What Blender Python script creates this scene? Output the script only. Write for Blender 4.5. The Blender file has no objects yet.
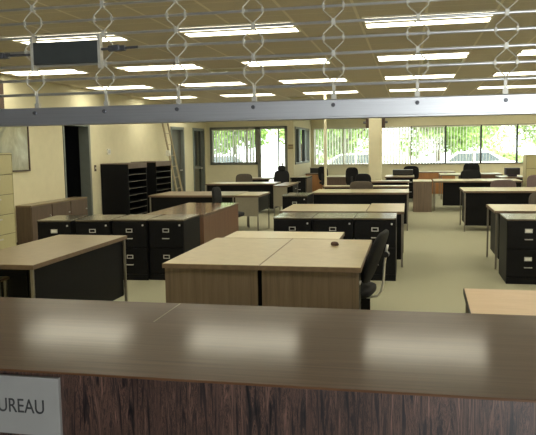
import bpy, bmesh, math, random
from mathutils import Vector, Matrix, Euler
random.seed(7)
C = bpy.context.scene.collection
PI = math.pi
R = math.radians

# ------------------------------------------------------------------ materials
def new_mat(name):
    m = bpy.data.materials.new(name); m.use_nodes = True
    nt = m.node_tree
    return m, nt, nt.nodes['Principled BSDF']

def setp(b, color=None, rough=None, metal=None, spec=None):
    if color is not None: b.inputs['Base Color'].default_value = (*color, 1)
    if rough is not None: b.inputs['Roughness'].default_value = rough
    if metal is not None: b.inputs['Metallic'].default_value = metal
    if spec is not None: b.inputs['Specular IOR Level'].default_value = spec

def coords(nt, scale=(1, 1, 1), kind='Object'):
    t = nt.nodes.new('ShaderNodeTexCoord'); mp = nt.nodes.new('ShaderNodeMapping')
    mp.inputs['Scale'].default_value = scale
    nt.links.new(t.outputs[kind], mp.inputs['Vector'])
    return mp.outputs['Vector']

def noise(nt, vec, scale, detail=4, rough=.6, dist=0):
    n = nt.nodes.new('ShaderNodeTexNoise')
    n.inputs['Scale'].default_value = scale; n.inputs['Detail'].default_value = detail
    n.inputs['Roughness'].default_value = rough; n.inputs['Distortion'].default_value = dist
    nt.links.new(vec, n.inputs['Vector'])
    return n.outputs['Fac']

def ramp(nt, fac, stops):
    r = nt.nodes.new('ShaderNodeValToRGB'); e = r.color_ramp.elements
    while len(e) < len(stops): e.new(.5)
    for el, (p, c) in zip(e, stops):
        el.position = p; el.color = (*c, 1)
    nt.links.new(fac, r.inputs['Fac'])
    return r.outputs['Color']

def speckle(name, c, amt=.06, scale=40, rough=.6, metal=0, spec=.5, vscale=(1, 1, 1), bump=0):
    m, nt, b = new_mat(name)
    setp(b, c, rough, metal, spec)
    f = noise(nt, coords(nt, vscale), scale)
    lo = tuple(max(0, x * (1 - amt)) for x in c); hi = tuple(min(1, x * (1 + amt)) for x in c)
    nt.links.new(ramp(nt, f, [(.3, lo), (.7, hi)]), b.inputs['Base Color'])
    if bump:
        bp = nt.nodes.new('ShaderNodeBump'); bp.inputs['Strength'].default_value = bump; bp.inputs['Distance'].default_value = .004
        nt.links.new(f, bp.inputs['Height']); nt.links.new(bp.outputs['Normal'], b.inputs['Normal'])
    return m

def wood(name, stops, vscale, scale=3, rough=.4, spec=.5, dist=.6, detail=6):
    m, nt, b = new_mat(name)
    setp(b, stops[0][1], rough, 0, spec)
    f = noise(nt, coords(nt, vscale), scale, detail, .65, dist)
    nt.links.new(ramp(nt, f, stops), b.inputs['Base Color'])
    return m

M = {}
M['wall'] = speckle('cream_wall_paint', (.70, .655, .47), .03, 6, .7, 0, .3)
M['carpet'] = speckle('carpet', (.335, .325, .235), .16, 90, .95, 0, .1, bump=.2)
M['hall_floor'] = speckle('hall_tile', (.15, .135, .11), .1, 5, .5)
M['tan_top'] = wood('tan_laminate', [(.3, (.31, .245, .135)), (.5, (.35, .28, .155)), (.72, (.39, .315, .18))], (1, 1, 1), 9, .33, .5, .2)
M['tan_light'] = wood('pale_laminate', [(.3, (.44, .37, .23)), (.7, (.50, .42, .265))], (1, 1, 1), 9, .3, .5, .2)
M['dimmed_dull_top'] = wood('dimmed_dull_laminate', [(.3, (.21, .16, .098)), (.7, (.26, .20, .122))], (1, 1, 1), 9, .3, .5, .2)  # dull laminate, its colour also darkened for light falloff at the left
M['orange_top'] = wood('orange_laminate', [(.3, (.42, .285, .165)), (.7, (.49, .34, .205))], (1, 6, 1), 3, .4)
M['brown_top'] = wood('brown_gloss_top', [(.3, (.15, .085, .05)), (.6, (.22, .13, .075))], (8, 1, 1), 3, .12, .7)
M['edge'] = speckle('brown_edge_band', (.15, .10, .065), .15, 20, .5)
M['panel'] = wood('walnut_panel', [(.25, (.10, .072, .052)), (.5, (.145, .105, .076)), (.75, (.185, .138, .10))], (14, 14, .7), 2.2, .5, .4)
M['red_panel'] = wood('reddish_panel', [(.3, (.15, .078, .05)), (.7, (.20, .11, .07))], (2, 9, .8), 2, .4)
M['orange_panel'] = wood('orange_oak_panel', [(.3, (.38, .17, .06)), (.7, (.48, .23, .09))], (6, 6, 1), 2, .45)
M['credenza'] = wood('brown_credenza', [(.3, (.09, .06, .045)), (.7, (.13, .09, .066))], (9, 9, 1), 2, .5)
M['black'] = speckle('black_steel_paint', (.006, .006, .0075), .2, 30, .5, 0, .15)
M['black_top_sheen'] = speckle('black_steel_painted_sheen', (.11, .093, .066), .12, 30, .2, 0, .6)  # black steel lightened and warmed, wall and window reflections put into its colour
M['grey_steel'] = speckle('grey_steel_paint', (.27, .245, .19), .05, 30, .4, .1)
M['leg_steel'] = speckle('leg_steel', (.22, .20, .165), .05, 30, .4, .4)
M['putty'] = speckle('putty_steel', (.49, .45, .26), .03, 20, .45)
M['putty_dark'] = speckle('putty_gap', (.16, .14, .09), .03, 20, .6)
M['chrome'] = speckle('chrome', (.72, .71, .68), .03, 20, .3, .55)
M['silver'] = speckle('silver_trim', (.55, .55, .54), .03, 20, .35, .3)
M['card'] = speckle('label_card', (.75, .75, .72), .04, 20, .7)
M['fabric_black'] = speckle('black_fabric', (.008, .008, .010), .3, 120, .8, 0, .3, bump=.2)
M['fabric_brown'] = speckle('brown_fabric', (.10, .085, .07), .2, 120, .85, 0, .2, bump=.2)
M['fabric_mauve'] = speckle('mauve_fabric', (.16, .12, .12), .2, 120, .85, 0, .2, bump=.2)
M['plastic'] = speckle('black_plastic', (.015, .015, .016), .2, 40, .45)
M['purple'] = speckle('dark_purple_plastic', (.035, .028, .05), .2, 40, .5)
M['alu'] = speckle('window_aluminium', (.16, .165, .14), .05, 20, .45, .2)
M['darkalu'] = speckle('dark_bronze_frame', (.03, .032, .03), .05, 20, .45, .2)
M['blind'] = speckle('blind_vane', (.78, .77, .72), .03, 30, .7)
_nt = M['blind'].node_tree; _t = _nt.nodes.new('ShaderNodeBsdfTranslucent'); _t.inputs[0].default_value = (.82, .82, .76, 1)
_m = _nt.nodes.new('ShaderNodeMixShader'); _m.inputs[0].default_value = .75; _nt.links.new(_nt.nodes['Principled BSDF'].outputs[0], _m.inputs[1]); _nt.links.new(_t.outputs[0], _m.inputs[2])
_nt.links.new(_m.outputs[0], _nt.nodes['Material Output'].inputs['Surface'])
M['bar'] = speckle('brushed_aluminium_bar', (.66, .66, .67), .05, 4, .42, .85, .5, (1, 12, 60))
M['rod'] = speckle('galvanised_rod', (.70, .70, .69), .08, 20, .38, .7)
M['link'] = speckle('galvanised_link', (.62, .59, .50), .1, 30, .42, .3)
M['bolt'] = speckle('dark_bolt', (.13, .13, .14), .1, 30, .4, .5)
M['latch'] = speckle('latch_box_paint', (.05, .055, .05), .1, 30, .55)
M['counter_top'] = wood('counter_laminate', [(.25, (.085, .038, .018)), (.5, (.12, .058, .028)), (.75, (.16, .082, .042))], (.7, 26, 4), 3, .42, .08, .8)
_b = M['counter_top'].node_tree.nodes['Principled BSDF']; _b.inputs['Coat Weight'].default_value = .36; _b.inputs['Coat Roughness'].default_value = .12
M['seam'] = speckle('seam_strip', (.26, .19, .12), .1, 40, .5)
M['dark_wood'] = speckle('dark_brown_board', (.06, .035, .025), .2, 10, .5)
M['grey_door'] = speckle('grey_door_paint', (.075, .075, .062), .08, 8, .5)
M['frame_grey'] = speckle('grey_door_frame', (.16, .18, .17), .05, 8, .5)
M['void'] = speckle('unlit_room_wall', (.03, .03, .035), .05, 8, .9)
M['white'] = speckle('white_plastic', (.72, .70, .62), .03, 30, .5)
M['sign'] = speckle('grey_sign_face', (.29, .28, .26), .02, 30, .5)
M['ink'] = speckle('black_lettering', (.03, .03, .03), .02, 30, .6)
M['ladder'] = speckle('ladder_rail', (.33, .28, .18), .1, 30, .4, .3)
M['plaque'] = speckle('tan_plaque', (.42, .34, .2), .1, 30, .5)
M['pouch'] = speckle('brown_leather', (.07, .03, .018), .3, 60, .6)
M['bark'] = speckle('bark', (.10, .07, .045), .3, 20, .9)
M['pave'] = speckle('pale_paving', (.62, .60, .55), .08, 3, .9)
M['car_white'] = speckle('white_car_paint', (.80, .80, .80), .02, 3, .25)
M['car_silver'] = speckle('silver_car_paint', (.55, .57, .60), .03, 3, .3, .3)
M['car_glass'] = speckle('tinted_car_glass', (.10, .12, .13), .05, 3, .1)
M['tyre'] = speckle('tyre_rubber', (.03, .03, .03), .2, 30, .8)
M['dark_hall_wall'] = wood('unseen_dark_hall_wall', [(.3, (.09, .06, .04)), (.7, (.15, .10, .07))], (9, 9, 1), 2, .5)  # unseen hall walls and ceiling, dark finish invented to cut bounced light
M['soffit'] = speckle('hall_ceiling', (.3, .29, .26), .04, 10, .8)

# rosewood counter front: vertical streaks
m, nt, b = new_mat('rosewood_laminate'); setp(b, (.1, .05, .04), .38, 0, .5)
f1 = noise(nt, coords(nt, (30, 30, 1.7)), 1.7, 7, .72, 2.6)
col = ramp(nt, f1, [(.38, (.006, .005, .006)), (.46, (.04, .026, .022)), (.50, (.13, .072, .05)), (.525, (.010, .008, .008)), (.57, (.10, .06, .044)), (.68, (.21, .12, .085))])
f2 = noise(nt, coords(nt, (5, 5, .15)), 1.3, 3)
mx = nt.nodes.new('ShaderNodeMix'); mx.data_type = 'RGBA'; mx.blend_type = 'MULTIPLY'; mx.inputs['Factor'].default_value = .8
nt.links.new(col, mx.inputs[6]); nt.links.new(ramp(nt, f2, [(.3, (.55, .5, .5)), (.65, (1.2, 1.1, 1.1))]), mx.inputs[7])
nt.links.new(mx.outputs[2], b.inputs['Base Color']); M['rosewood'] = m

# ceiling tiles: 0.645 m grid in x, 0.71 m in y, pale T-bars
m, nt, b = new_mat('ceiling_tile'); setp(b, (.4, .35, .25), .85, 0, .2)
tc = nt.nodes.new('ShaderNodeTexCoord'); sp = nt.nodes.new('ShaderNodeSeparateXYZ'); nt.links.new(tc.outputs['Object'], sp.inputs[0])
def gridline(out, off, period, width):
    a = nt.nodes.new('ShaderNodeMath'); a.operation = 'ADD'; a.inputs[1].default_value = off + width / 2; nt.links.new(out, a.inputs[0])
    w = nt.nodes.new('ShaderNodeMath'); w.operation = 'FLOORED_MODULO'; w.inputs[1].default_value = period; nt.links.new(a.outputs[0], w.inputs[0])
    l = nt.nodes.new('ShaderNodeMath'); l.operation = 'LESS_THAN'; l.inputs[1].default_value = width; nt.links.new(w.outputs[0], l.inputs[0])
    return l.outputs[0]
gx = gridline(sp.outputs['X'], .5, .645, .028); gy = gridline(sp.outputs['Y'], -.03, .712, .010)
mxm = nt.nodes.new('ShaderNodeMath'); mxm.operation = 'MAXIMUM'; nt.links.new(gx, mxm.inputs[0]); nt.links.new(gy, mxm.inputs[1])
tile = ramp(nt, noise(nt, coords(nt), 60, 4), [(.3, (.50, .455, .385)), (.7, (.57, .52, .44))])
mx = nt.nodes.new('ShaderNodeMix'); mx.data_type = 'RGBA'; nt.links.new(mxm.outputs[0], mx.inputs['Factor'])
nt.links.new(tile, mx.inputs[6]); mx.inputs[7].default_value = (.70, .65, .55, 1)
nt.links.new(mx.outputs[2], b.inputs['Base Color']); M['tile'] = m

# lit lens
def emit(name, color, s):
    m = bpy.data.materials.new(name); m.use_nodes = True; nt = m.node_tree; nt.nodes.clear()
    o = nt.nodes.new('ShaderNodeOutputMaterial'); e = nt.nodes.new('ShaderNodeEmission')
    e.inputs[0].default_value = (*color, 1); e.inputs[1].default_value = s
    nt.links.new(e.outputs[0], o.inputs[0]); return m
LENS = 5.2
M['lens'] = emit('lit_fluorescent_lens', (1.0, .945, .73), LENS)
M['hall_lens'] = emit('hall_light_lens', (1.0, .95, .85), 2.0)

# thin window glass
m = bpy.data.materials.new('window_glass'); m.use_nodes = True; nt = m.node_tree; nt.nodes.clear()
o = nt.nodes.new('ShaderNodeOutputMaterial'); mixs = nt.nodes.new('ShaderNodeMixShader'); tr = nt.nodes.new('ShaderNodeBsdfTransparent'); gl = nt.nodes.new('ShaderNodeBsdfGlossy')
tr.inputs[0].default_value = (.93, .96, .93, 1); gl.inputs['Roughness'].default_value = .03; mixs.inputs[0].default_value = .06
nt.links.new(tr.outputs[0], mixs.inputs[1]); nt.links.new(gl.outputs[0], mixs.inputs[2]); nt.links.new(mixs.outputs[0], o.inputs[0]); M['glass'] = m
M['dark_glass'] = speckle('dark_door_glass', (.03, .033, .028), .2, 4, .08, 0, .5)

# foliage
def leafmat(name, c):
    m, nt, b = new_mat(name)
    f = noise(nt, coords(nt), 2.5, 5)
    nt.links.new(ramp(nt, f, [(.3, tuple(x * .6 for x in c)), (.7, tuple(min(1, x * 1.35) for x in c))]), b.inputs['Base Color'])
    setp(b, None, .55)
    return m
M['leaf'] = leafmat('bright_leaves', (.20, .34, .06)); M['leaf_b'] = leafmat('pale_leaves', (.30, .42, .13))

# framed print
m, nt, b = new_mat('abstract_print'); setp(b, None, .15, 0, .6)
f = noise(nt, coords(nt, (1, 1.6, 1.2)), 1.7, 5, .6, .8)
nt.links.new(ramp(nt, f, [(.3, (.16, .17, .12)), (.45, (.28, .27, .18)), (.6, (.36, .36, .25)), (.75, (.50, .48, .34))]), b.inputs['Base Color']); M['print'] = m

# ------------------------------------------------------------------ mesh builder
class MB:
    def __init__(s): s.bm = bmesh.new()
    def box(s, x0, x1, y0, y1, z0, z1, bev=0):
        t = bmesh.new(); bmesh.ops.create_cube(t, size=1)
        bmesh.ops.scale(t, vec=(x1 - x0, y1 - y0, z1 - z0), verts=t.verts)
        bmesh.ops.translate(t, vec=((x0 + x1) / 2, (y0 + y1) / 2, (z0 + z1) / 2), verts=t.verts)
        if bev: bmesh.ops.bevel(t, geom=t.edges[:], offset=bev, segments=2, affect='EDGES', profile=.5)
        return s._add(t)
    def _add(s, t):
        me = bpy.data.meshes.new('tmp'); t.to_mesh(me); t.free(); s.bm.from_mesh(me); bpy.data.meshes.remove(me); return s
    def cone(s, p, q, r0, r1=None, n=12):
        r1 = r0 if r1 is None else r1
        p, q = Vector(p), Vector(q); d = q - p
        t = bmesh.new(); bmesh.ops.create_cone(t, cap_ends=True, segments=n, radius1=r0, radius2=r1, depth=d.length)
        t.transform(Matrix.Translation((p + q) / 2) @ d.to_track_quat('Z', 'Y').to_matrix().to_4x4())
        return s._add(t)
    def tube(s, pts, r, n=8):
        pts = [Vector(p) for p in pts]; rings = []
        up = None
        for i, p in enumerate(pts):
            d = (pts[min(i + 1, len(pts) - 1)] - pts[max(i - 1, 0)]).normalized()
            if up is None: up = Vector((0, 0, 1)) if abs(d.z) < .9 else Vector((1, 0, 0))
            a = d.cross(up).normalized(); bb = d.cross(a).normalized(); up = -bb if False else up
            rings.append([s.bm.verts.new(p + r * (math.cos(2 * PI * k / n) * a + math.sin(2 * PI * k / n) * bb)) for k in range(n)])
        for A, B in zip(rings, rings[1:]):
            for k in range(n): s.bm.faces.new((A[k], A[(k + 1) % n], B[(k + 1) % n], B[k]))
        s.bm.faces.new(rings[0][::-1]); s.bm.faces.new(rings[-1])
        return s
    def sq(s, c, a, b, h, e1=.4, e2=.4, bend=0, nu=28, nv=14):
        """super-ellipsoid cushion, half sizes a,b,h; bend curves y with x"""
        t = bmesh.new()
        f = lambda w, e: math.copysign(abs(w) ** e, w)
        rings = []
        for j in range(1, nv):
            v = -PI / 2 + PI * j / nv
            rings.append([t.verts.new((a * f(math.cos(v), e1) * f(math.cos(2 * PI * i / nu), e2), b * f(math.cos(v), e1) * f(math.sin(2 * PI * i / nu), e2), h * f(math.sin(v), e1))) for i in range(nu)])
        lo = t.verts.new((0, 0, -h)); hi = t.verts.new((0, 0, h))
        for A, B in zip(rings, rings[1:]):
            for i in range(nu): t.faces.new((A[i], A[(i + 1) % nu], B[(i + 1) % nu], B[i]))
        for i in range(nu):
            t.faces.new((rings[0][(i + 1) % nu], rings[0][i], lo)); t.faces.new((rings[-1][i], rings[-1][(i + 1) % nu], hi))
        for v in t.verts:
            v.co.y += bend * v.co.x ** 2
        for fc in t.faces: fc.smooth = True
        bmesh.ops.translate(t, vec=c, verts=t.verts)
        return s._add(t)
    def prism(s, pts, z0, z1):
        a = [s.bm.verts.new((x, y, z0)) for x, y in pts]; b = [s.bm.verts.new((x, y, z1)) for x, y in pts]
        n = len(pts); s.bm.faces.new(a[::-1]); s.bm.faces.new(b)
        for i in range(n): s.bm.faces.new((a[i], a[(i + 1) % n], b[(i + 1) % n], b[i]))
        return s
    def quad(s, a, b, c, d):
        s.bm.faces.new([s.bm.verts.new(p) for p in (a, b, c, d)]); return s
    def xf(s, mat): s.bm.transform(mat); return s
    def build(s, name, mat, parent=None, smooth=False):
        bmesh.ops.recalc_face_normals(s.bm, faces=s.bm.faces[:])
        me = bpy.data.meshes.new(name); s.bm.to_mesh(me); s.bm.free()
        me.materials.append(M[mat] if isinstance(mat, str) else mat)
        if smooth:
            for p in me.polygons: p.use_smooth = True
        o = bpy.data.objects.new(name, me); C.objects.link(o)
        if parent: o.parent = parent
        return o
def B(*a, **k): return MB().box(*a, **k)

def thing(name, label, cat, loc=(0, 0, 0), rz=0, group=None):
    o = bpy.data.objects.new(name, None); C.objects.link(o); o.empty_display_size = .1
    o.location = loc; o.rotation_euler = (0, 0, rz)
    return tag(o, label, cat, group)
def tag(o, label, cat, group=None):
    o['label'] = label; o['category'] = cat
    if group: o['group'] = group
    return o
def struct(o): o['kind'] = 'structure'; return o
def dup(root, loc, rz, label, group=None):
    r = root.copy(); C.objects.link(r); r.location = loc; r.rotation_euler = (0, 0, rz); r['label'] = label
    if group: r['group'] = group
    def rec(src, dst):
        for ch in src.children:
            if ch.name not in C.objects: continue
            c = ch.copy(); C.objects.link(c); c.parent = dst; rec(ch, c)
    rec(root, r)
    return r

# ------------------------------------------------------------------ room
H = 2.88; XL = -6.5; XR = 7.0; YB = 25.0; YP = 21.1; XP = -3.6
struct(B(-8.6, 7.2, 2.0, 25.2, -.1, 0).build('floor', 'carpet'))
struct(B(-4.2, 3.4, -3.1, 2.0, -.1, 0).build('floor_hall', 'hall_floor'))
cb = MB().prism([(-8.6, 1.8), (7.2, 1.8), (7.2, 25.2), (XP - .2, 25.2), (XP - .2, YP + .2), (-8.6, YP + .2)], H, H + .15)
struct(cb.build('ceiling', 'tile'))
struct(B(-4.2, 3.4, -3.1, 1.8, 2.62, 3.03).build('ceiling_hall', 'soffit'))
# left wall with three door openings
D1 = (11.9, 12.95, 2.12); D2 = (17.84, 18.95, 2.26); D3 = (19.79, 20.92, 2.27)
w = MB(); prev = 1.8
for a, b_, h in (D1, D2, D3):
    w.box(XL - .2, XL, prev, a, 0, H); w.box(XL - .2, XL, a, b_, h, H); prev = b_
w.box(XL - .2, XL, prev, YP + .2, 0, H)
struct(w.build('wall_left', 'wall'))
# room behind the first opening, its darkness put into near-black walls
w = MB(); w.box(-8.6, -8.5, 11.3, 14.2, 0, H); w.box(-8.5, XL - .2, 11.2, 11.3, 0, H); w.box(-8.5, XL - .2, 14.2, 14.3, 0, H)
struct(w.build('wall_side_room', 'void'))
d = struct(B(XL - .2, XL + .02, D1[1] - .05, D1[1] + .02, 0, D1[2] + .04).box(XL - .2, XL + .015, D1[0] - .03, D1[0] + .02, 0, D1[2] + .04).box(XL - .2, XL + .015, D1[0], D1[1], D1[2], D1[2] + .05).build('trim_1', 'frame_grey'))
for i, (a, b_, h), mt in ((2, D2, 'grey_door'), (3, D3, 'dark_glass')):
    df = struct(B(XL - .19, XL + .02, a, a + .07, 0, h).box(XL - .19, XL + .02, b_ - .07, b_, 0, h).box(XL - .19, XL + .02, a, b_, h - .08, h).build('trim_%d' % i, 'frame_grey'))
    dr = struct(B(XL - .12, XL - .07, a + .07, b_ - .07, .01, h - .08).build('door_%d' % (i - 1), mt))
    B(XL - .07, XL - .02, b_ - .2, b_ - .08, 1.0, 1.03, .01).build('door_handle', 'chrome', dr)
    if i == 3: B(XL - .068, XL - .06, a + .07, b_ - .07, 1.0, 1.08).box(XL - .068, XL - .06, a + .07, b_ - .07, .01, .25).box(XL - .068, XL - .06, a + .07, a + .15, .01, h - .08).box(XL - .068, XL - .06, b_ - .15, b_ - .07, .01, h - .08).build('door_stile', 'alu', dr)
# projecting back wall with window and glazed door
WX0, WX1, WZ0, WZ1 = -6.34, -4.76, 1.1, 2.31
DX0, DX1 = -4.76, -3.79
w = MB(); w.box(XL - .2, WX0, YP, YP + .2, 0, H); w.box(WX0, WX1, YP, YP + .2, 0, WZ0); w.box(WX0, DX1, YP, YP + .2, WZ1, H); w.box(DX1, XP, YP, YP + .2, 0, H)
struct(w.build('wall_back_left', 'wall'))
def window(n, x0, x1, z0, z1, y, mull, fr=.07, mat='alu', mmat='alu', mw=.03):
    o = struct(B(x0, x1, y - .03, y + .12, z1 - fr, z1).box(x0, x1, y - .03, y + .12, z0, z0 + fr).box(x0, x0 + fr, y - .03, y + .12, z0, z1).box(x1 - fr, x1, y - .03, y + .12, z0, z1).build('window_%d' % n, mat))
    for m_ in mull: B(m_ - mw, m_ + mw, y - .02, y + .1, z0 + fr, z1 - fr).build('mullion', mmat, o)
    B(x0 + fr, x1 - fr, y + .05, y + .056, z0 + fr, z1 - fr).build('pane', 'glass', o)
    return o
window(1, WX0, WX1, WZ0, WZ1, YP, [-5.57, -5.13], .08, mw=.02)
dg = struct(B(DX0 + .0, DX0 + .09, YP - .03, YP + .12, 0, WZ1).box(DX1 - .09, DX1, YP - .03, YP + .12, 0, WZ1).box(DX0, DX1, YP - .03, YP + .12, WZ1 - .09, WZ1).box(DX0, DX1, YP - .02, YP + .1, 0, .25).box(-4.1, -4.07, YP - .01, YP + .1, .25, WZ1).build('door_3', 'alu'))
B(DX0 + .09, DX1 - .09, YP + .04, YP + .046, .25, WZ1 - .09).build('pane', 'glass', dg)
B(-3.98, -3.93, YP - .08, YP - .03, .95, 1.15, .01).build('door_handle', 'chrome', dg)
# side wall of the projection (runs in depth) with a window
SY0, SY1, SZ0, SZ1 = 21.35, 24.4, 1.08, 2.29
w = MB(); w.box(XP - .2, XP, YP + .2, SY0, 0, H); w.box(XP - .2, XP, SY1, YB, 0, H); w.box(XP - .2, XP, SY0, SY1, 0, SZ0); w.box(XP - .2, XP, SY0, SY1, SZ1, H)
struct(w.build('wall_side_left', 'wall'))
o = struct(B(XP - .12, XP + .03, SY0, SY1, SZ1 - .06, SZ1).box(XP - .12, XP + .03, SY0, SY1, SZ0, SZ0 + .06).box(XP - .12, XP + .03, SY0, SY0 + .06, SZ0, SZ1).box(XP - .12, XP + .03, SY1 - .06, SY1, SZ0, SZ1).build('window_2', 'alu'))
for yy in (22.3, 23.6): B(XP - .1, XP + .01, yy - .22, yy + .22, SZ0 + .06, SZ1 - .06).build('mullion', 'darkalu', o)
B(XP - .06, XP - .054, SY0 + .06, SY1 - .06, SZ0 + .06, SZ1 - .06).build('pane', 'glass', o)
# far wall with a ribbon of windows
FZ0, FZ1 = .957, 2.33; FX0, FX1 = -3.5, 6.1
w = MB(); w.box(XP - .2, FX0, YB, YB + .2, 0, H); w.box(FX0, FX1, YB, YB + .2, 0, FZ0); w.box(FX0, FX1, YB, YB + .2, FZ1, H); w.box(FX1, XR + .2, YB, YB + .2, 0, H)
struct(w.build('wall_back', 'wall'))
bays = [-3.5] + [.041 + 1.215 * k for k in range(-2, 5)] + [6.1]
for i, (a, b_) in enumerate(zip(bays, bays[1:])):
    o = struct(B(a, b_, YB - .02, YB + .1, FZ1 - .045, FZ1).box(a, b_, YB - .04, YB + .1, FZ0, FZ0 + .03).box(a, a + .03, YB - .02, YB + .1, FZ0, FZ1).box(b_ - .03, b_, YB - .02, YB + .1, FZ0, FZ1).build('window_%d' % (i + 3), 'white' if i < 3 else 'darkalu'))
    B(a + .03, b_ - .03, YB + .04, YB + .046, FZ0 + .03, FZ1 - .045).build('pane', 'glass', o)
struct(B(XR, XR + .2, 1.8, 25.2, 0, H).build('wall_right', 'wall'))
struct(B(XP, XR, YB - .09, YB - .0, .0, .10).build('baseboard_back', 'dark_wood'))
struct(B(XL, XL + .02, 2, 11.87, 0, .1).box(XL, XL + .02, 13.0, 17.8, 0, .1).build('baseboard_left', 'dark_wood'))
# wall with the counter opening
OX0, OX1 = -1.9, 2.2
struct(B(XL - .2, OX0, 1.75, 2.0, 0, H).build('wall_front_left', 'wall')); struct(B(OX1, XR + .2, 1.75, 2.0, 0, H).build('wall_front_right', 'wall')); struct(B(OX0, OX1, 1.75, 2.0, 2.4, H).build('wall_front_top', 'wall'))
# hall on the camera's side, glazed at its right-hand end
struct(B(-4.2, -4.0, -3.1, 1.75, 0, 2.62).build('wall_hall_left', 'dark_hall_wall'))
GX0, GX1 = .75, 3.0
struct(B(-4.2, GX0, -3.1, -2.9, 0, 2.62).box(GX1, 3.4, -3.1, -2.9, 0, 2.62).box(GX0, GX1, -3.1, -2.9, 2.35, 2.62).build('wall_hall_back', 'dark_hall_wall'))
struct(B(3.2, 3.4, -2.9, 1.75, 0, 2.62).build('wall_hall_right', 'dark_hall_wall'))
o = struct(B(GX0, GX0 + .08, -3.06, -2.94, 0, 2.35).box(GX1 - .08, GX1, -3.06, -2.94, 0, 2.35).box(1.84, 1.91, -3.06, -2.94, 0, 2.35).box(GX0, GX1, -3.06, -2.94, 2.27, 2.35).box(GX0, GX1, -3.06, -2.94, 0, .1).build('window_20', 'alu'))
B(GX0 + .08, GX1 - .08, -3.0, -2.994, .1, 2.27).build('pane', 'glass', o)
# column and its brackets
struct(B(-1.10, -.755, 18.75, 19.08, 0, H, .01).build('column', 'wall'))
for x0, x1, side in ((-1.19, -1.10, 'left'), (-.755, -.665, 'right')):
    t = thing('column_speaker', 'small dark brown box high on the %s side of the square cream column' % side, 'speaker', ((x0 + x1) / 2, 18.9, 2.13), 0, 'boxes on the column')
    hw = (x1 - x0) / 2
    B(-hw, hw, -.08, .08, 0, .30, .008).build('body', 'dark_wood', t)
    MB().cone((hw if side == 'right' else -hw, -.02, .15), ((hw + .07) if side == 'right' else (-hw - .07), -.02, .15), .035, .03).build('knob', 'bolt', t)
t = thing('power_pole', 'slim cream power pole rising from the desks to the ceiling', 'pole', (-1.95, 15.9, 0))
B(-.028, .028, -.028, .028, .06, H - .02, .005).build('shaft', 'wall', t); B(-.05, .05, -.05, .05, 0, .06, .006).build('foot', 'white', t); B(-.05, .05, -.05, .05, H - .03, H - .001, .004).build('ceiling_collar', 'white', t)

# vertical blinds, one set per bay of the far windows
bay_words = ['at the left end beside the projecting corner', 'behind the slim cream pole', 'just left of the cream column', 'just right of the cream column', 'second bay right of the column', 'third bay right of the column', 'fourth bay right of the column', 'last bay at the right']
angs = [62, 62, 52, 52, 72, 80, 84, 84]
for i, (a, b_) in enumerate(zip(bays, bays[1:])):
    t = thing('vertical_blind', 'open white vertical blind on the far window, ' + bay_words[i], 'blind', ((a + b_) / 2, YB - .1, FZ0 + .02), 0, 'vertical blinds on the far windows')
    hw = (b_ - a) / 2 - .03; hh = FZ1 - .02 - FZ0 - .02
    B(-hw, hw, -.025, .025, hh - .04, hh, .004).build('head_rail', 'white', t)
    s = MB(); n = max(3, round(2 * hw / .105)); an = R(angs[i])
    for k in range(n):
        x = -hw + (k + .5) * 2 * hw / n
        v = MB().box(-.045, .045, -.0015, .0015, .01, hh - .045)
        v.xf(Matrix.Translation((x, 0, 0)) @ Matrix.Rotation(an + random.uniform(-.12, .12), 4, 'Z'))
        me = bpy.data.meshes.new('tmp'); v.bm.to_mesh(me); v.bm.free(); s.bm.from_mesh(me); bpy.data.meshes.remove(me)
    s.build('vanes', 'blind', t)
for nm, x0, x1, lb in (('a', -6.25, -4.84, 'open white vertical blind in the window of the projecting left back wall'),):
    t = thing('vertical_blind', lb, 'blind', ((x0 + x1) / 2, YP - .09, WZ0 + .08), 0)
    hw = (x1 - x0) / 2; hh = WZ1 - .08 - WZ0 - .08
    B(-hw, hw, -.02, .02, hh - .035, hh).build('head_rail', 'white', t)
    s = MB(); n = 15
    for k in range(n):
        x = -hw + (k + .5) * 2 * hw / n
        v = MB().box(-.042, .042, -.0015, .0015, .01, hh - .04); v.xf(Matrix.Translation((x, 0, 0)) @ Matrix.Rotation(R(68) + random.uniform(-.12, .12), 4, 'Z'))
        me = bpy.data.meshes.new('tmp'); v.bm.to_mesh(me); v.bm.free(); s.bm.from_mesh(me); bpy.data.meshes.remove(me)
    s.build('vanes', 'blind', t)

# ------------------------------------------------------------------ ceiling lights
colsx = [-6.3, -4.37, -2.41, -.465, 1.45, 3.4, 5.3]
rowsy = [4.15, 7.02, 9.88, 12.72, 15.6, 18.3, 21.15, 23.6]
rown = ['unseen', 'nearest', 'second', 'third', 'fourth', 'fifth', 'hidden', 'hidden']
coln = ['first', 'second', 'third', 'fourth', 'fifth', 'sixth', 'seventh']
proto = None
def light_proto(label, loc):
    t = thing('ceiling_light', label, 'ceiling light', loc, 0, 'fluorescent ceiling lights')
    w_, d_ = .61, .275
    B(-w_ - .02, w_ + .02, -d_ - .02, -d_, -.016, -.001).box(-w_ - .02, w_ + .02, d_, d_ + .02, -.016, -.001).box(-w_ - .02, -w_, -d_, d_, -.016, -.001).box(w_, w_ + .02, -d_, d_, -.016, -.001).box(-w_, w_, -.055, .055, -.014, -.001).build('frame', 'white', t)
    for s in (-1, 1):
        MB().box(-w_, w_, min(s * .055, s * d_), max(s * .055, s * d_), -.008, -.002).build('lens', 'lens', t)
    return t
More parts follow.
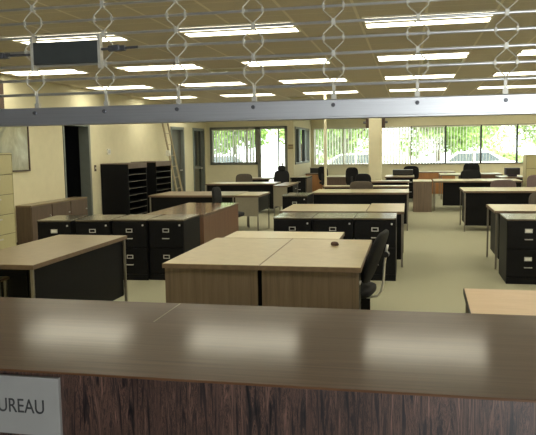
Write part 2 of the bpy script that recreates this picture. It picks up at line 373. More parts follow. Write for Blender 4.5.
for j, y in enumerate(rowsy):
    for i, x in enumerate(colsx):
        if (j == 1 and i == 0) or (j > 5 and i < 3): continue
        seen = not (j == 0 or j > 5 or (j == 1 and (i == 0 or i > 3)) or (j == 2 and i > 4) or (i > 4))
        if seen:
            lb = 'lit twin-lens fluorescent ceiling light, %s column from the left wall, %s row' % (coln[i], rown[j])
        else:
            lb = 'lit twin-lens fluorescent ceiling light outside the frame or hidden behind the grille bar'
        loc = (x + .63, y, H)
        if proto is None: proto = light_proto(lb, loc)
        else: dup(proto, loc, 0, lb)
for x, y, lb in ((-2.85, 10.65, 'between the second and third columns of lights'), (.47, 10.5, 'just behind a light of the second row, right of centre'), (-2.75, 13.85, 'behind the third row of lights, left of centre'), (-2.7, 16.9, 'behind the fourth row of lights, far back')):
    t = thing('ceiling_vent', 'pale square louvred ceiling vent ' + lb, 'vent', (x, y, H), 0, 'ceiling air vents')
    B(-.31, .31, -.31, -.28, -.012, -.001).box(-.31, .31, .28, .31, -.012, -.001).box(-.31, -.28, -.28, .28, -.012, -.001).box(.28, .31, -.28, .28, -.012, -.001).build('frame', 'white', t)
    s = MB()
    for k in range(7): s.xf(Matrix.Identity(4)); s.box(-.28, .28, -.25 + k * .078, -.215 + k * .078, -.014, -.002)
    s.build('louvres', 'putty', t); B(-.28, .28, -.28, .28, -.0018, -.0006).build('backing', 'putty_dark', t)

# ------------------------------------------------------------------ counter
CT = 1.19; CY0, CY1, CC = 1.19, 1.80, 1.5
t = thing('service_counter', 'long reddish brown laminate service counter with rosewood front below the grille', 'counter', (0, CC, 0))
sx = -.64; cx0, cx1 = OX0 + .01, OX1 - .01
B(cx0, cx1, CY0 - CC, CY1 - CC, CT - .005, CT, .0012).build('worktop', 'counter_top', t)
B(sx - .0018, sx + .0018, CY0 + .40 - CC, CY1 - .004 - CC, CT - .004, CT + .0003).build('seam_strip', 'seam', t)
B(cx0, cx1, CY0 + .0015 - CC, CY0 + .03 - CC, .1, CT - .005).build('front_panel', 'rosewood', t)
B(cx0, cx1, CY0 + .031 - CC, 1.74 - CC, .1, CT - .0055).build('body', 'panel', t)
B(cx0, cx1, CY0 + .06 - CC, 1.70 - CC, 0, .1).build('plinth', 'black', t)
struct(B(OX0, OX1, 1.81, 2.0, 0, CT - .09).build('wall_front_low', 'wall'))
# sign on the counter front
t = thing('counter_sign', 'pale grey sign with dark capital letters ending UREAU on the counter front', 'sign', (-.90, CY0 + .001, 1.058))
B(-.22, .2185, -.01, 0, 0, .1215, .0012).build('sign_plate', 'sign', t)
fc = bpy.data.curves.new('lettering', 'FONT'); fc.body = 'BUREAU'; fc.size = .0416; fc.align_x = 'RIGHT'; fc.extrude = .0005
fo = bpy.data.objects.new('tmp', fc); C.objects.link(fo)
dg_ = bpy.context.evaluated_depsgraph_get(); me = bpy.data.meshes.new_from_object(fo.evaluated_get(dg_)); bpy.data.objects.remove(fo)
me.materials.clear(); me.materials.append(M['ink']); me.name = 'lettering'
me.transform(Matrix.Translation((.187, -.0106, .0465)) @ Matrix.Rotation(PI / 2, 4, 'X') @ Matrix.Diagonal((.80, 1, 1, 1)))
o = bpy.data.objects.new('lettering', me); C.objects.link(o); o.parent = t

# ------------------------------------------------------------------ rolling grille
GY = 1.9; Z0 = 1.7615; P_ = .0428
t = thing('security_grille', 'silver rolling security grille half lowered above the counter', 'grille', (0, GY, 1.708))
def L(x, y, z): return (x, y - GY, z - 1.708)
b_ = MB().box(OX0 + .02, OX1 - .02, -.018, .018, 0, .0535, .003).box(OX0 + .02, OX1 - .02, -.024, .024, .0, .006, .001)
b_.build('bottom_bar', 'bar', t)
gx = [-1.119 + .2277 * k for k in range(-3, 15)]
for k in range(14):
    z = Z0 + .0405 + P_ * k
    MB().cone(L(OX0 + .02, GY, z), L(OX1 - .02, GY, z), .0042, n=10).build('rod', 'rod', t, True)
for x in gx:
    s = MB()
    s.box(x - .004, x + .004, -.004, .004, Z0 - 1.708 - .002, Z0 + .0405 - 1.708 + .004)
    s.box(x - .007, x + .007, -.006, .006, Z0 - 1.708 - .001, Z0 - 1.708 + .014)
    for k in range(0, 13, 2):
        za, zb, zc = (Z0 + .0405 + P_ * q for q in (k, k + 1, k + 2))
        for sg in (-1, 1):
            pts = [(x + sg * .003, za - .002), (x + sg * .003, za + .009), (x + sg * .0275, zb - .0115), (x + sg * .0275, zb + .0115), (x + sg * .003, zc - .009), (x + sg * .003, zc + .002)]
            s.tube([L(px, GY - .005, pz) for px, pz in pts], .002, 6)
        for zz in (zb,):
            for sg in (-1, 1): s.box(x + sg * .0275 - .003, x + sg * .0275 + .003, -.008, .004, zz - .006 - 1.708, zz + .006 - 1.708)
        s.box(x - .005, x + .005, -.008, .006, zc - .008 - 1.708, zc + .008 - 1.708)
    s.build('link_chain', 'link', t)
    MB().cone(L(x, GY - .017, Z0 - .016), L(x, GY - .024, Z0 - .016), .0062, .005, 10).build('bolt', 'bolt', t)
t2 = B(-1.118, -.900, -.022, -.008, 1.889 - 1.708, 1.955 - 1.708, .002).build('latch_plate', 'latch', t)
for xa in (-1.12, -.902): B(xa, xa + .008, -.026, -.006, 1.872 - 1.708, 1.972 - 1.708).build('latch_bracket', 'link', t2)
MB().cone((-1.30, -.014, 1.921 - 1.708), (-1.126, -.014, 1.921 - 1.708), .004, n=8).build('lock_bar', 'bolt', t2)
MB().cone((-.909, -.014, 1.927 - 1.708), (-.78, -.014, 1.929 - 1.708), .004, n=8).build('lock_bar', 'bolt', t2)
for x, z in ((-1.225, 1.921), (-.845, 1.928)):
    MB().box(x - .012, x + .012, -.026, -.002, z - .009 - 1.708, z + .009 - 1.708, .003).cone((x - .026, -.014, z - 1.708), (x - .013, -.014, z - 1.708), .009, n=8).cone((x + .013, -.014, z - 1.708), (x + .026, -.014, z - 1.708), .009, n=8).build('lock_clamp', 'bolt', t2)

# ------------------------------------------------------------------ desks
def desk(label, x0, x1, y0, y1, z=.74, name='desk', cat='desk', top='tan_top', edge='edge', legs='', leg_mat='leg_steel', panels=(), peds=(), rz=0, th=.035, group=None):
    """legs: corners from 'abcd' (a near-left, b near-right, c far-right, d far-left);
    panels: (side S/N/E/W, material, bottom z, inset, name, end gaps); peds: (x0,x1,y0,y1,face side)"""
    cx, cy = (x0 + x1) / 2, (y0 + y1) / 2; hx, hy = (x1 - x0) / 2, (y1 - y0) / 2
    t = thing(name, label, cat, (cx, cy, 0), rz, group)
    B(-hx, hx, -hy, hy, z - th, z, .004).build('desktop', top, t)
    e = MB(); q = .004
    for a in ((-hx - q, hx + q, -hy - q, -hy + .001), (-hx - q, hx + q, hy - .001, hy + q), (-hx - q, -hx + .001, -hy, hy), (hx - .001, hx + q, -hy, hy)): e.box(*a, z - th - .002, z - .002)
    e.build('edge_band', edge, t)
    g_ = .022; pos = dict(a=(-hx + g_, -hy + g_), b=(hx - g_, -hy + g_), c=(hx - g_, hy - g_), d=(-hx + g_, hy - g_))
    for k in legs:
        x, y = pos[k]
        s = MB().box(x - .012, x + .012, y - .012, y + .012, .02, z - th, .003); s.cone((x, y, 0), (x, y, .022), .015, .011)
        s.build('leg', leg_mat, t)
    for sd, mt, zb, ins, nm, gap in panels:
        if sd in 'SN':
            y = (-hy + ins) if sd == 'S' else (hy - ins); o = B(-hx + gap, hx - gap, y - .012, y + .012, zb, z - th)
        else:
            x = (-hx + ins) if sd == 'W' else (hx - ins); o = B(x - .012, x + .012, -hy + gap, hy - gap, zb, z - th)
        o.build(nm, mt, t)
    for (a, b_, c, d_, fs, mt, zb) in peds:
        p = B(a, b_, c, d_, zb, z - th - .001).build('pedestal', mt, t)
        n = 2; hh = (z - th - zb - .03) / n
        for k in range(n):
            za = zb + .015 + k * hh
            if fs == 'S': dd = B(a + .012, b_ - .012, c - .012, c - .0005, za, za + hh - .012, .002); hd = ((a + b_) / 2 - .06, (a + b_) / 2 + .06, c - .026, c - .012, za + hh * .6, za + hh * .6 + .014)
            elif fs == 'E': dd = B(b_ + .0005, b_ + .012, c + .012, d_ - .012, za, za + hh - .012, .002); hd = (b_ + .012, b_ + .026, (c + d_) / 2 - .06, (c + d_) / 2 + .06, za + hh * .6, za + hh * .6 + .014)
            elif fs == 'N': dd = B(a + .012, b_ - .012, d_ + .0005, d_ + .012, za, za + hh - .012, .002); hd = ((a + b_) / 2 - .06, (a + b_) / 2 + .06, d_ + .012, d_ + .026, za + hh * .6, za + hh * .6 + .014)
            else: dd = B(a - .012, a - .0005, c + .012, d_ - .012, za, za + hh - .012, .002); hd = (a - .026, a - .012, (c + d_) / 2 - .06, (c + d_) / 2 + .06, za + hh * .6, za + hh * .6 + .014)
            dr = dd.build('drawer', mt, p); B(*hd, .003).build('handle', 'silver', dr)
    return t

# front pair and the piece behind it
desk('tan-topped wooden desk, left one of the pair in the middle of the foreground', -1.893, -1.122, 4.93, 6.44, panels=(('S', 'panel', 0, .025, 'end_panel', .012), ('N', 'panel', 0, .03, 'end_panel', .012), ('E', 'black', .1, .03, 'modesty_panel', .06)), group='desks pushed together in the foreground')
desk('tan-topped wooden desk, right one of the foreground pair, black chair beside', -1.112, -.35, 4.93, 6.44, panels=(('S', 'panel', 0, .025, 'end_panel', .012), ('N', 'black', 0, .03, 'end_panel', .012), ('W', 'black', .1, .03, 'modesty_panel', .06)), peds=((.03, .34, -.71, -.28, 'E', 'black', .05),), group='desks pushed together in the foreground')
desk('pale-topped low credenza crossing the back end of the foreground desk pair', -1.825, -.665, 6.46, 7.0, top='tan_light', name='credenza', cat='credenza', panels=(('W', 'panel', 0, .02, 'end_panel', .01), ('E', 'black', 0, .02, 'end_panel', .01), ('N', 'black', .05, .03, 'back_panel', .035), ('S', 'panel', .05, .03, 'front_panel', .035)))
p = MB().sq((0, 0, .018), .035, .022, .020, .8, .9).sq((.022, .004, .012), .016, .014, .013, .8, .9).build('leather_pouch', 'pouch')
p.location = (-.66, 6.02, .739); tag(p, 'small dark brown lump lying near the back of the right foreground desk', 'pouch')
# left foreground desk
desk('long tan-topped desk with black side panel and slim legs at left foreground', -3.665, -2.893, 4.72, 6.52, top='dimmed_dull_top', legs='abcd', panels=(('E', 'black', .11, .05, 'modesty_panel', .035), ('N', 'black', .11, .12, 'back_panel', .08)), peds=((-.34, .02, -.4, .2, 'W', 'black', .1),))
desk('small low beige-topped stand at the left edge beneath the long desk', -3.62, -3.37, 4.98, 5.12, z=.56, name='side_stand', cat='stand', top='putty', legs='abcd', th=.02)
# brown desk behind the black cabinets, left
desk('glossy brown-topped desk with reddish side panel behind the left black cabinets', -3.6, -2.745, 8.74, 10.66, top='brown_top', panels=(('E', 'red_panel', .02, .015, 'side_panel', .01), ('W', 'red_panel', .02, .015, 'side_panel', .01), ('S', 'red_panel', .02, .03, 'end_panel', .03), ('N', 'red_panel', .02, .03, 'end_panel', .03)))
# third row left
desk('wide dark desk with black front panel behind the glossy brown desk', -4.98, -3.26, 12.33, 13.5, top='dimmed_dull_top', legs='abcd', panels=(('S', 'black', .12, .05, 'modesty_panel', .02), ('W', 'black', .12, .05, 'side_panel', .05)))
desk('narrow grey steel desk with thin legs end-on, right of the wide dark desk', -3.24, -2.775, 12.3, 13.35, top='tan_top', legs='abcd', panels=(('S', 'grey_steel', .345, .02, 'end_panel', .01), ('E', 'black', .42, .03, 'side_panel', .03), ('N', 'black', .42, .03, 'end_panel', .01)))
# fourth and fifth row left
desk('long dark desk in front of the cream projecting wall and brown chair', -5.1, -3.3, 16.45, 17.3, top='tan_light', legs='abcd', panels=(('S', 'black', .1, .05, 'modesty_panel', .02),), peds=((.55, .88, -.36, .36, 'S', 'black', .1),))
desk('dark desk nearest the glazed back door', -4.9, -4.02, 19.3, 20.1, top='tan_light', legs='abcd', panels=(('S', 'black', .1, .05, 'modesty_panel', .02),))
desk('grey-ended desk seen end-on, left of the black two-drawer cabinet', -3.14, -2.80, 15.5, 17.1, top='dimmed_dull_top', legs='abcd', panels=(('S', 'grey_steel', .25, .02, 'end_panel', .01), ('W', 'grey_steel', .25, .02, 'side_panel', .04)), peds=((-.1, .155, .0, .7, 'E', 'black', .2),))
desk('dark drawered desk beside the projecting corner, end towards the camera', -3.48, -2.98, 19.75, 20.9, top='tan_light', edge='black', legs='abcd', panels=(('E', 'panel', .2, .015, 'side_panel', .01), ('W', 'black', .2, .015, 'side_panel', .01)), peds=((-.22, .22, -.56, .5, 'S', 'black', .22),))
desk('orange-brown wooden desk under the side window, left of the slim pole', -3.45, -2.88, 22.6, 23.7, top='dimmed_dull_top', panels=(('S', 'orange_panel', 0, .02, 'end_panel', .01), ('E', 'orange_panel', 0, .02, 'side_panel', .02), ('W', 'orange_panel', .05, .02, 'side_panel', .02)))
b_ = thing('desk_hutch', 'low dark shelf box standing on the orange-brown desk under the side window', 'shelf', (-3.13, 23.2, .74)); B(-.22, .22, -.2, .2, 0, .17, .006).build('body', 'plastic', b_); B(-.24, .24, -.22, .22, .17, .19, .004).build('shelf_top', 'tan_light', b_)
# centre columns
desk('tan-topped desk with black side panel right behind the three centre cabinets', -1.75, -.58, 9.1, 10.25, z=.757, legs='ad', panels=(('S', 'black', .1, .06, 'modesty_panel', .03), ('W', 'black', .1, .06, 'side_panel', .06)), group='desks behind the centre cabinets')
desk('narrower tan desk with slim leg, right-hand desk behind the three centre cabinets', -.565, -.07, 9.1, 10.4, z=.757, top='tan_top', legs='abcd', panels=(('E', 'black', .12, .07, 'side_panel', .05), ('S', 'black', .1, .06, 'modesty_panel', .03)), group='desks behind the centre cabinets')
desk('wide desk with a pale top and long black front panel, fourth row centre', -1.885, -.012, 13.1, 14.2, top='tan_light', legs='abcd', panels=(('S', 'black', .33, .05, 'modesty_panel', .02),), peds=((.70, .915, -.5, .5, 'N', 'black', .13),))
desk('dark desk behind the wide pale-topped one, a dark chair before it', -1.92, -.012, 15.15, 15.6, top='tan_light', legs='abcd', panels=(('S', 'black', .15, .05, 'modesty_panel', .02),))
desk('desk just in front of the square cream column', -1.3, -.005, 17.3, 17.85, top='tan_light', legs='abcd', panels=(('S', 'black', .15, .05, 'modesty_panel', .02),))
desk('desk just left of the square cream column under the far windows', -2.48, -1.42, 19.9, 21.0, top='tan_light', legs='abcd', panels=(('S', 'credenza', .15, .05, 'modesty_panel', .02), ('W', 'orange_panel', .15, .03, 'side_panel', .02)))
desk('desk just right of the square cream column, dark drawers at its right end', -.7, .135, 19.9, 21.1, top='tan_light', legs='abcd', panels=(('S', 'black', .15, .05, 'modesty_panel', .02),), peds=((.18, .40, -.6, .6, 'S', 'black', .1),))
desk('brown wood-ended narrow desk seen end-on beside the centre aisle', .088, .545, 16.9, 17.95, z=.752, top='tan_light', panels=(('S', 'panel', 0, .012, 'end_panel', .005), ('W', 'panel', 0, .02, 'side_panel', .02), ('E', 'panel', 0, .02, 'side_panel', .02)))
desk('orange-brown oak desk against the far wall at the end of the aisle', -.1, 1.5, 23.3, 24.2, top='tan_light', panels=(('S', 'orange_panel', 0, .02, 'front_panel', .005), ('E', 'orange_panel', 0, .02, 'side_panel', .02), ('W', 'orange_panel', 0, .02, 'side_panel', .02)))
desk('pale-topped desk near the far windows right of the aisle', .92, 1.6, 20.9, 22.4, top='tan_light', legs='abcd', panels=(('E', 'black', .2, .05, 'side_panel', .04),))
desk('reddish brown desk under the far windows, right of the two black chairs', 1.95, 2.75, 21.3, 22.3, top='dimmed_dull_top', legs='abcd', panels=(('S', 'red_panel', .05, .02, 'front_panel', .01),))
# right columns
desk('third desk up the right side, bright top and black front panel', .6, 2.7, 17.25, 18.4, top='tan_light', legs='abcd', panels=(('S', 'black', .12, .10, 'modesty_panel', .22),))
desk('second desk up the right side, bright top, long black front panel and slim legs', 1.0, 2.7, 13.05, 14.2, z=.77, top='tan_light', legs='abcd', panels=(('S', 'black', .11, .08, 'modesty_panel', .035), ('W', 'black', .11, .06, 'side_panel', .1)))
desk('nearest full desk up the right side, directly behind the black two-drawer cabinet', 1.09, 2.8, 9.1, 10.12, z=.772, top='tan_light', legs='abcd', panels=(('W', 'black', .13, .07, 'side_panel', .06), ('S', 'black', .13, .08, 'modesty_panel', .09)))
t = desk('orange-tan table corner at lower right just beyond the counter', .33, 1.9, 3.55, 4.27, top='orange_top', edge='black', legs='abcd', panels=(('N', 'panel', .2, .05, 'modesty_panel', .08),), rz=R(-1.2), name='work_table', cat='table')

# ------------------------------------------------------------------ filing cabinets
def cabinet(label, x, y, w_=.46, d_=.67, h=.765, n=2, rz=0, mat='black', top='black_top_sheen', card=False, group=None, name='file_cabinet', gapmat='black', holder=True):
    """x,y: centre of the front edge; front faces -y in local space"""
    t = thing(name, label, 'file cabinet', (x, y, 0), rz, group)
    B(-w_ / 2 + .002, w_ / 2 - .002, .014, d_, .0, h - .02).build('body', mat if gapmat == 'black' else gapmat, t)
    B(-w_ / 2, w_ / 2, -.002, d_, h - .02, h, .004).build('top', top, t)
    B(-w_ / 2, w_ / 2, .0, .014, 0, .075).build('plinth', mat, t)
    if gapmat != 'black': [B(sg * w_ / 2 - .002, sg * w_ / 2 + .004 * max(sg, 0) + .0, .0, d_, 0, h - .021).build('side_panel', mat, t) for sg in (-1, 1)]
    hh = (h - .02 - .085) / n
    for k in range(n):
        za = .08 + k * hh
        d = B(-w_ / 2 + .008, w_ / 2 - .008, 0, .02, za + .004, za + hh - .006, .003).build('drawer', mat, t)
        if holder:
            zz = za + hh * .66
            B(-.042, .042, -.004, -.0002, zz - .024, zz + .024, .001).build('label_holder', 'silver', d)
            B(-.031, .031, -.0052, -.0042, zz - .014, zz + .014).build('label_card', 'card' if card else 'black', d)
            zh = za + hh * .36
            MB().box(-.045, .045, -.022, -.016, zh - .006, zh + .006, .002).box(-.043, -.035, -.016, -.0002, zh - .005, zh + .005).box(.035, .043, -.016, -.0002, zh - .005, zh + .005).build('handle', 'silver', d)
        else:
            zh = za + hh * .78
            B(-.13, .13, -.008, -.0002, zh - .012, zh + .012, .002).build('handle', 'silver', d)
        if k == n - 1 and holder: MB().cone((w_ / 2 - .05, -.006, za + hh - .045), (w_ / 2 - .05, 0, za + hh - .045), .012, n=10).build('lock', 'silver', d)
    return t
gl_ = 'black two-drawer cabinets in the left row'
a = R(6)
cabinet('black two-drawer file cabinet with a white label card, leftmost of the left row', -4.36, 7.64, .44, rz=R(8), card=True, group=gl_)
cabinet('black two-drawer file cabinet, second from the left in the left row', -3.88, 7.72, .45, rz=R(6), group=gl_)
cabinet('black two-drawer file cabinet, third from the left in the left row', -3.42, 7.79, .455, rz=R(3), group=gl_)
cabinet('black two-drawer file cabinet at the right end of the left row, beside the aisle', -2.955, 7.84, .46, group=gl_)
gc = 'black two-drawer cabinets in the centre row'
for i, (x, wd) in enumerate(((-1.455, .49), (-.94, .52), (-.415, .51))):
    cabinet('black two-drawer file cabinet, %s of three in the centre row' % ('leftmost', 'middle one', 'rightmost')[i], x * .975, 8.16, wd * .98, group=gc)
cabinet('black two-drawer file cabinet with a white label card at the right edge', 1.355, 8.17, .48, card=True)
cabinet('lone black two-drawer file cabinet behind the centre cabinets, left of the wide desk', -2.03, 11.95, .455, .8)
cabinet('tall putty five-drawer lateral file cabinet at the left edge against the wall', -5.99, 8.88, .93, .46, 1.61, 5, PI / 2, 'putty', 'putty', name='lateral_file_cabinet', gapmat='putty_dark', holder=False)
cabinet('tall beige file cabinet at the right edge under the far windows', 3.28, 17.6, .92, .46, 1.36, 4, 0, 'putty', 'putty', name='lateral_file_cabinet', gapmat='putty_dark', holder=False)
# low brown cabinets along the left wall
for i in range(3):
    y0 = 10.15 + i * .675
    t = thing('low_cabinet', 'low brown wooden cabinet against the left wall, %s' % ('nearest the putty cabinet', 'middle of the three', 'in front of the dark doorway')[i], 'cabinet', (-6.345, y0 + .337, 0), 0, 'low brown cabinets along the left wall')
    B(-.135, .135, -.335, .335, .05, .70).build('body', 'credenza', t); B(-.14, .15, -.337, .337, .70, .725, .003).build('top', 'dimmed_dull_top', t); B(-.13, .12, -.33, .33, 0, .05).build('plinth', 'black', t)
    d = B(.1352, .15, -.325, .325, .06, .69, .002).build('door', 'credenza', t); MB().cone((.15, .26, .5), (.17, .26, .5), .012, n=10).build('knob', 'silver', d)
# black literature shelves
for i, (y0, y1) in enumerate(((13.4, 14.42), (15.0, 16.03))):
    wd = y1 - y0
    t = thing('bookcase', 'black open shelf unit with brown top rail, %s' % ('nearer one by the light switch', 'farther one by the ladder')[i], 'shelf', (-6.17, y0, 0), 0, 'black shelf units on the left wall')
    hd = .315; h = 1.33
    B(-hd, hd, 0, .02, 0, h - .01).build('side_panel', 'black', t); B(-hd, hd, wd - .02, wd, 0, h - .01).build('side_panel', 'black', t)
    B(-hd, -hd + .02, .02, wd - .02, 0, h - .01).build('back_panel', 'black', t); B(-hd, hd, 0, wd, h - .01, h + .012).build('top', 'credenza', t)
    B(hd - .004, hd + .012, .0, wd, h - .10, h + .012).build('fascia', 'credenza', t)
    for k in range(8):
        z = .06 + k * .147
        sh = B(-hd + .02, hd - .012, .02, wd - .02, z, z + .014).build('shelf', 'black', t); B(hd - .012, hd - .002, .02, wd - .02, z, z + .008).build('shelf_edge', 'leg_steel', sh)
# ladder
t = thing('ladder', 'tan ladder leaning on the left wall beside the black shelves', 'ladder', (-5.98, 17.25, 0))
dx, dz = -.49, 2.55
for y in (-.2, .2): MB().cone((0, y, 0), (dx, y, dz), .028, .028, 8).build('rail', 'ladder', t)
for k in range(1, 9):
    f_ = k / 8.7; MB().cone((dx * f_, -.2, dz * f_), (dx * f_, .2, dz * f_), .009, n=8).build('rung', 'ladder', t)
B(-.33 - .03, -.33 + .06, -.24, -.10, 1.45, 1.60, .01).build('bracket', 'white', t)
# wall things
t = thing('framed_picture', 'large framed abstract print on the left wall above the putty cabinet', 'picture', (XL + .002, 9.95, 1.29))
B(0, .03, -.70, .70, 0, .025).box(0, .03, -.70, .70, .775, .80).box(0, .03, -.70, -.675, .025, .775).box(0, .03, .675, .70, .025, .775).build('frame', 'dark_wood', t); B(.004, .014, -.675, .675, .025, .775).build('print', 'print', t)
t = thing('wall_board', 'dark brown wooden board high on the left wall by the ceiling', 'board', (XL + .002, 9.5, 2.14)); B(0, .05, -.5, .44, 0, .64, .01).build('panel', 'dark_wood', t); B(.05, .056, -.45, .39, .05, .59).build('inset', 'dark_wood', t)
t = thing('thermostat', 'small white thermostat on the left wall above the black shelves', 'thermostat', (XL + .002, 13.83, 1.53)); B(0, .03, -.07, .07, 0, .13, .006).build('body', 'white', t); B(.03, .035, -.045, .045, .03, .10).build('dial_window', 'silver', t)
t = thing('light_switch', 'dark switch plate on the left wall beside the dark doorway', 'switch', (XL + .002, 13.17, 1.19)); B(0, .01, -.04, .04, 0, .13, .002).build('plate', 'dark_wood', t); B(.01, .02, -.012, .012, .045, .085, .002).build('toggle', 'white', t)
t = thing('door_plaque', 'small tan plaque on the cream wall right of the glazed back door', 'sign', (-3.69, YP - .012, 1.58)); B(-.09, .09, 0, .01, 0, .15, .002).build('plate', 'plaque', t); B(-.07, .07, -.002, 0, .105, .12).box(-.07, .07, -.002, 0, .02, .035).build('marking', 'dark_wood', t)

# ------------------------------------------------------------------ chairs (local: faces -y, backrest at +y)
def chair(label, loc, rz, fab='fabric_black', top=.92, w_=.45, head=False, chrome=False, lean=8, seat=.46, group='office chairs around the desks', bh=None):
    t = thing('office_chair', label, 'chair', loc, rz, group)
    MB().sq((0, 0, seat), w_ / 2 + .01, .235, .045, .5, .45).build('seat', fab, t)
    bh = bh or (top - seat - .06) / 2
    zc = top - bh
    m_ = MB().sq((0, 0, 0), w_ / 2, .033, bh, .55, .6, bend=-.35)
    m_.xf(Matrix.Translation((0, .25, zc)) @ Matrix.Rotation(R(-lean), 4, 'X'))
    m_.build('backrest', fab, t)
    if head:
        MB().sq((0, .27, top + .05), .11, .035, .075, .6, .6, bend=-.4).build('headrest', fab, t)
    if chrome:
        pts = [(0, .345, zc + .10), (0, .335, zc + .05), (0, .32, zc - .06), (0, .312, seat + .08), (0, .295, seat + .0), (0, .26, seat - .045), (0, .19, seat - .06), (0, .0, seat - .06)]
        MB().tube(pts, .0105, 10).build('back_support', 'chrome', t, True); MB().cone((-.03, .335, zc + .02), (.03, .335, zc + .02), .024, n=14).build('adjuster_knob', 'plastic', t)
    else:
        MB().box(-.03, .03, .255, .31, seat - .06, zc, .006).box(-.03, .03, .0, .3, seat - .07, seat - .05, .004).build('back_support', 'plastic', t)
    MB().cone((0, 0, .1), (0, 0, seat - .04), .028, .022).build('gas_column', 'plastic', t)
    bs = MB().cone((0, 0, .07), (0, 0, .13), .045, .035)
    for k in range(5):
        an = 2 * PI * k / 5 + .3; x, y = math.cos(an) * .27, math.sin(an) * .27
        bs.cone((x * .1, y * .1, .105), (x, y, .075), .02, .014, 8)
    bs.build('base', 'plastic', t)
    for k in range(5):
        an = 2 * PI * k / 5 + .3; x, y = math.cos(an) * .27, math.sin(an) * .27
        nx, ny = -math.sin(an), math.cos(an)
        MB().cone((x - nx * .022, y - ny * .022, .028), (x + nx * .022, y + ny * .022, .028), .028, n=12).cone((x, y, .03), (x, y, .075), .008).build('caster', 'plastic', t)
    return t
chair('black chair with a curved chrome back bracket tucked at the right foreground desk', (-.515, 5.62, 0), R(-98), top=.95, w_=.44, chrome=True, lean=20, seat=.43, group=None)
chair('black chair seen side-on behind the glossy brown desk at left', (-3.12, 11.5, 0), R(86), top=.95, w_=.42, lean=4)
chair('brown fabric chair behind the long dark desk near the projecting wall', (-4.46, 17.75, 0), 0, 'fabric_brown', .93, .48)
chair('black high-back chair with a headrest left of the projecting corner', (-3.45, 18.35, 0), R(15), top=1.0, w_=.43, head=True)
chair('dark grey-brown chair behind the wide pale-topped centre desk', (-1.0, 14.62, 0), PI, 'fabric_brown', .90, .5)
chair('black chair against the left side of the cream column', (-1.05, 16.6, 0), R(170), top=.98, w_=.4)
chair('black chair left of the column, by the desk under the far windows', (-1.62, 19.4, 0), R(185), top=1.05, w_=.36)
chair('black chair just right of the slim pole under the far window', (-2.68, 22.1, 0), R(160), top=1.0, w_=.36)
chair('black chair under the far window, first to the right of the column', (.07, 22.3, 0), R(175), top=.99, w_=.5)
chair('black chair behind the third right desk, nearer of the two stacked in view', (1.68, 18.95, 0), R(10), top=.95, w_=.56)
chair('black chair farther back under the window mullion, upper of the two in view', (1.78, 20.6, 0), R(-5), top=1.1, w_=.48)
chair('mauve-brown chair behind the second right desk', (1.97, 14.75, 0), R(5), 'fabric_mauve', .88, .54)
chair('dark chair at the right edge behind the nearest right desk', (2.05, 10.7, 0), 0, 'fabric_brown', .90, .5)
chair('mauve-grey chair at the right edge in front of the beige file cabinet', (2.87, 16.2, 0), R(-8), 'fabric_mauve', .92, .5)
# small items far back
t = thing('computer_monitor', 'dark purple boxy monitor on the desk at far right', 'monitor', (2.78, 19.6, .74)); B(-.19, .19, -.12, .2, .05, .24, .015).build('case', 'purple', t); B(-.16, .16, -.128, -.12, .08, .21).build('screen', 'plastic', t); B(-.12, .12, -.1, .14, 0, .05, .01).build('stand', 'purple', t)
desk('small dark desk under the purple monitor at far right', 2.4, 3.2, 19.2, 20.2, top='dimmed_dull_top', legs='abcd', panels=(('S', 'black', .2, .05, 'modesty_panel', .02),))
t = thing('printer', 'low dark machine on the desk right of the column under the window', 'printer', (-.2, 20.9, .74)); B(-.3, .3, -.2, .2, 0, .17, .015).build('case', 'plastic', t); B(-.2, .2, -.24, -.2, .03, .05).build('paper_tray', 'plastic', t)

# ------------------------------------------------------------------ outside
struct(B(-60, 60, 25.2, 140, -.25, -.1).box(-60, -8.6, 21.3, 25.2, -.25, -.1).box(-8.6, XP - .2, YP + .2, 25.2, -.01, 0).build('ground', 'pave'))
def tree(label, x, y, zc, rx, rz_, mat, trunk=True, n=2600, name='tree', cat='tree', group='trees outside the windows'):
    t = thing(name, label, cat, (x, y, -.1), 0, group)
    rnd = random.Random(int(x * 100 + y)); s = MB()
    blobs = [(rnd.uniform(-.6, .6) * rx, rnd.uniform(-.6, .6) * rx, zc + rnd.uniform(-.55, .6) * rz_, rnd.uniform(.35, .6)) for _ in range(14)]
    for i in range(n):
        bx, by, bz, br = blobs[i % 14]
        v = Vector((rnd.gauss(0, 1), rnd.gauss(0, 1), rnd.gauss(0, 1))).normalized() * rnd.uniform(.55, 1)
        p = Vector((bx + v.x * br * rx, by + v.y * br * rx, bz + v.z * br * rz_))
        if p.z < .05: continue
        u = Vector((rnd.gauss(0, 1), rnd.gauss(0, 1), rnd.gauss(0, 1))).normalized(); w2 = u.orthogonal().normalized(); l = rnd.uniform(.09, .17)
        s.quad(p - u * l, p + w2 * l * .5, p + u * l, p - w2 * l * .5)
    s.build('foliage', mat, t)
    tk = MB()
    if trunk: tk.cone((0, 0, 0), (0, 0, zc - rz_ * .2), .16, .09)
    for k in range(5):
        an = k * 1.26; b0 = zc - rz_ * .5 if trunk else .05
        tk.cone((0, 0, b0 if trunk else .0), (math.cos(an) * rx * .6, math.sin(an) * rx * .6, zc + rz_ * .2), .05, .02, 6)
    tk.build('trunk' if trunk else 'stems', 'bark', t)
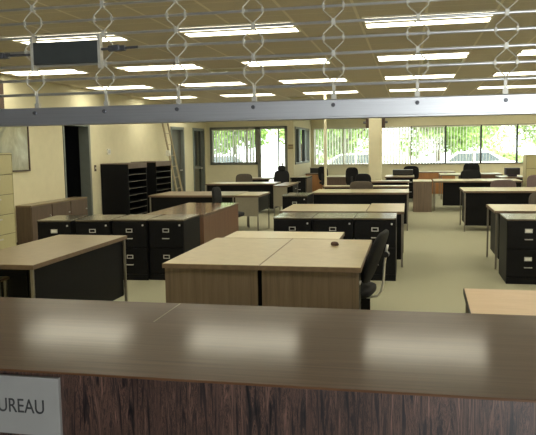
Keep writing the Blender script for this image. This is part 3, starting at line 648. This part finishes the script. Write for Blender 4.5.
tl = [(-8.9, 34, 2.7, 2.1, 1.6, 'leaf', 'behind the left pane of the projecting window'), (-6.2, 39.5, 2.9, 2.4, 1.8, 'leaf_b', 'behind the glazed back door'),
      (-3.0, 32, 2.5, 2.1, 1.6, 'leaf', 'behind the slim pole'), (1.4, 35, 2.7, 2.2, 1.75, 'leaf', 'just right of the column'), (3.0, 39.5, 3.0, 2.4, 1.9, 'leaf_b', 'two window bays right of the column'),
      (7.4, 41, 3.3, 2.6, 1.8, 'leaf_b', 'behind the fourth bay, farther off'), (10.2, 34, 3.0, 2.4, 1.8, 'leaf', 'at the far right edge of the view')]
for x, y, zc, rx, rz_, mt, lb in tl: tree('leafy green tree outside, ' + lb, x, y, zc, rx, rz_, mt)
for x, y, lb in ((-11.6, 36, 'below the left back window'), (-3.9, 36.5, 'left of the column'), (4.4, 34.5, 'at the right, above the beige cabinet')):
    tree('pale green shrub outside the window, ' + lb, x, y, .85, 1.1, .75, 'leaf_b', False, 1500, 'shrub', 'shrub', 'shrubs outside the windows')
def car(label, x, y, mat, rz=0):
    t = thing('car', label, 'car', (x, y, -.1), rz, 'cars parked outside')
    prof = [(-2.2, .35), (-2.25, .75), (-2.0, .92), (-1.35, 1.0), (-.75, 1.42), (.6, 1.46), (1.35, 1.02), (2.1, .9), (2.25, .6), (2.2, .35)]
    s = MB().prism(prof, -.85, .85).xf(Matrix.Rotation(PI / 2, 4, 'X')); bmesh.ops.bevel(s.bm, geom=s.bm.edges[:], offset=.06, segments=2, affect='EDGES'); s.build('body', mat, t)
    for sg in (-1, 1):
        g = MB().prism([(-1.15, 1.02), (-.68, 1.36), (-.05, 1.38), (-.05, 1.02)], -.01, .01).xf(Matrix.Translation((0, sg * .855, 0)) @ Matrix.Rotation(PI / 2, 4, 'X')); g.build('side_window', 'car_glass', t)
        g = MB().prism([(.03, 1.02), (.03, 1.38), (.55, 1.39), (1.1, 1.04)], -.01, .01).xf(Matrix.Translation((0, sg * .855, 0)) @ Matrix.Rotation(PI / 2, 4, 'X')); g.build('side_window', 'car_glass', t)
        for xx in (-1.35, 1.4): MB().cone((xx, sg * .70, .32), (xx, sg * .88, .32), .32, n=20).build('wheel', 'tyre', t)
for x, y, mt, lb in ((-8.2, 30.2, 'car_white', 'white car parked outside beyond the left back window'), (-2.2, 29.6, 'car_white', 'white car parked outside left of the column'), (7.8, 31.5, 'car_silver', 'silver car parked outside at the right end of the windows'), (2.8, 31.0, 'car_white', 'white car parked outside right of the column')):
    car(lb, x, y, mt, R(random.uniform(-8, 8)))

# ------------------------------------------------------------------ light from outside
wd = bpy.data.worlds.new('sky'); bpy.context.scene.world = wd; wd.use_nodes = True
bg = wd.node_tree.nodes['Background']; bg.inputs[0].default_value = (.90, .96, 1.0, 1); bg.inputs[1].default_value = 2.4
sd = bpy.data.lights.new('sun', 'SUN'); sd.energy = 4.5; sd.angle = R(1); sd.color = (1, .97, .9)
so = bpy.data.objects.new('sun', sd); C.objects.link(so); so.rotation_euler = (R(38), 0, R(14))
ad = bpy.data.lights.new('hall_daylight', 'AREA'); ad.shape = 'RECTANGLE'; ad.size = 2.1; ad.size_y = 2.1; ad.energy = 60; ad.color = (.92, .96, 1)
ao = bpy.data.objects.new('hall_daylight', ad); C.objects.link(ao); ao.location = (1.87, -2.9, 1.2); ao.rotation_euler = (R(90), 0, 0)

# ------------------------------------------------------------------ camera
cam = bpy.data.cameras.new('camera'); cam.sensor_fit = 'HORIZONTAL'; cam.sensor_width = 36; cam.lens = 36 * 672 / 536; cam.clip_start = .05; cam.clip_end = 300
co = bpy.data.objects.new('camera', cam); C.objects.link(co)
yaw, pitch, roll = R(11.932), R(5.924), R(.859)
F = Vector((-math.sin(yaw) * math.cos(pitch), math.cos(yaw) * math.cos(pitch), -math.sin(pitch)))
R0 = Vector((math.cos(yaw), math.sin(yaw), 0)); U0 = R0.cross(F)
Rr = math.cos(roll) * R0 - math.sin(roll) * U0; U = math.cos(roll) * U0 + math.sin(roll) * R0
mw = Matrix((Rr, U, -F)).transposed().to_4x4(); mw.translation = (0, 0, 1.63)
co.matrix_world = mw
S = bpy.context.scene; S.camera = co
S.view_settings.view_transform = 'Standard'; S.view_settings.look = 'None'; S.view_settings.gamma = 1; S.view_settings.use_curve_mapping = False
S.view_settings.exposure = 1.18
S.cycles.use_denoising = True
S.cycles.max_bounces = 8; S.cycles.diffuse_bounces = 5; S.cycles.transparent_max_bounces = 12
S.cycles.caustics_reflective = False; S.cycles.caustics_refractive = False
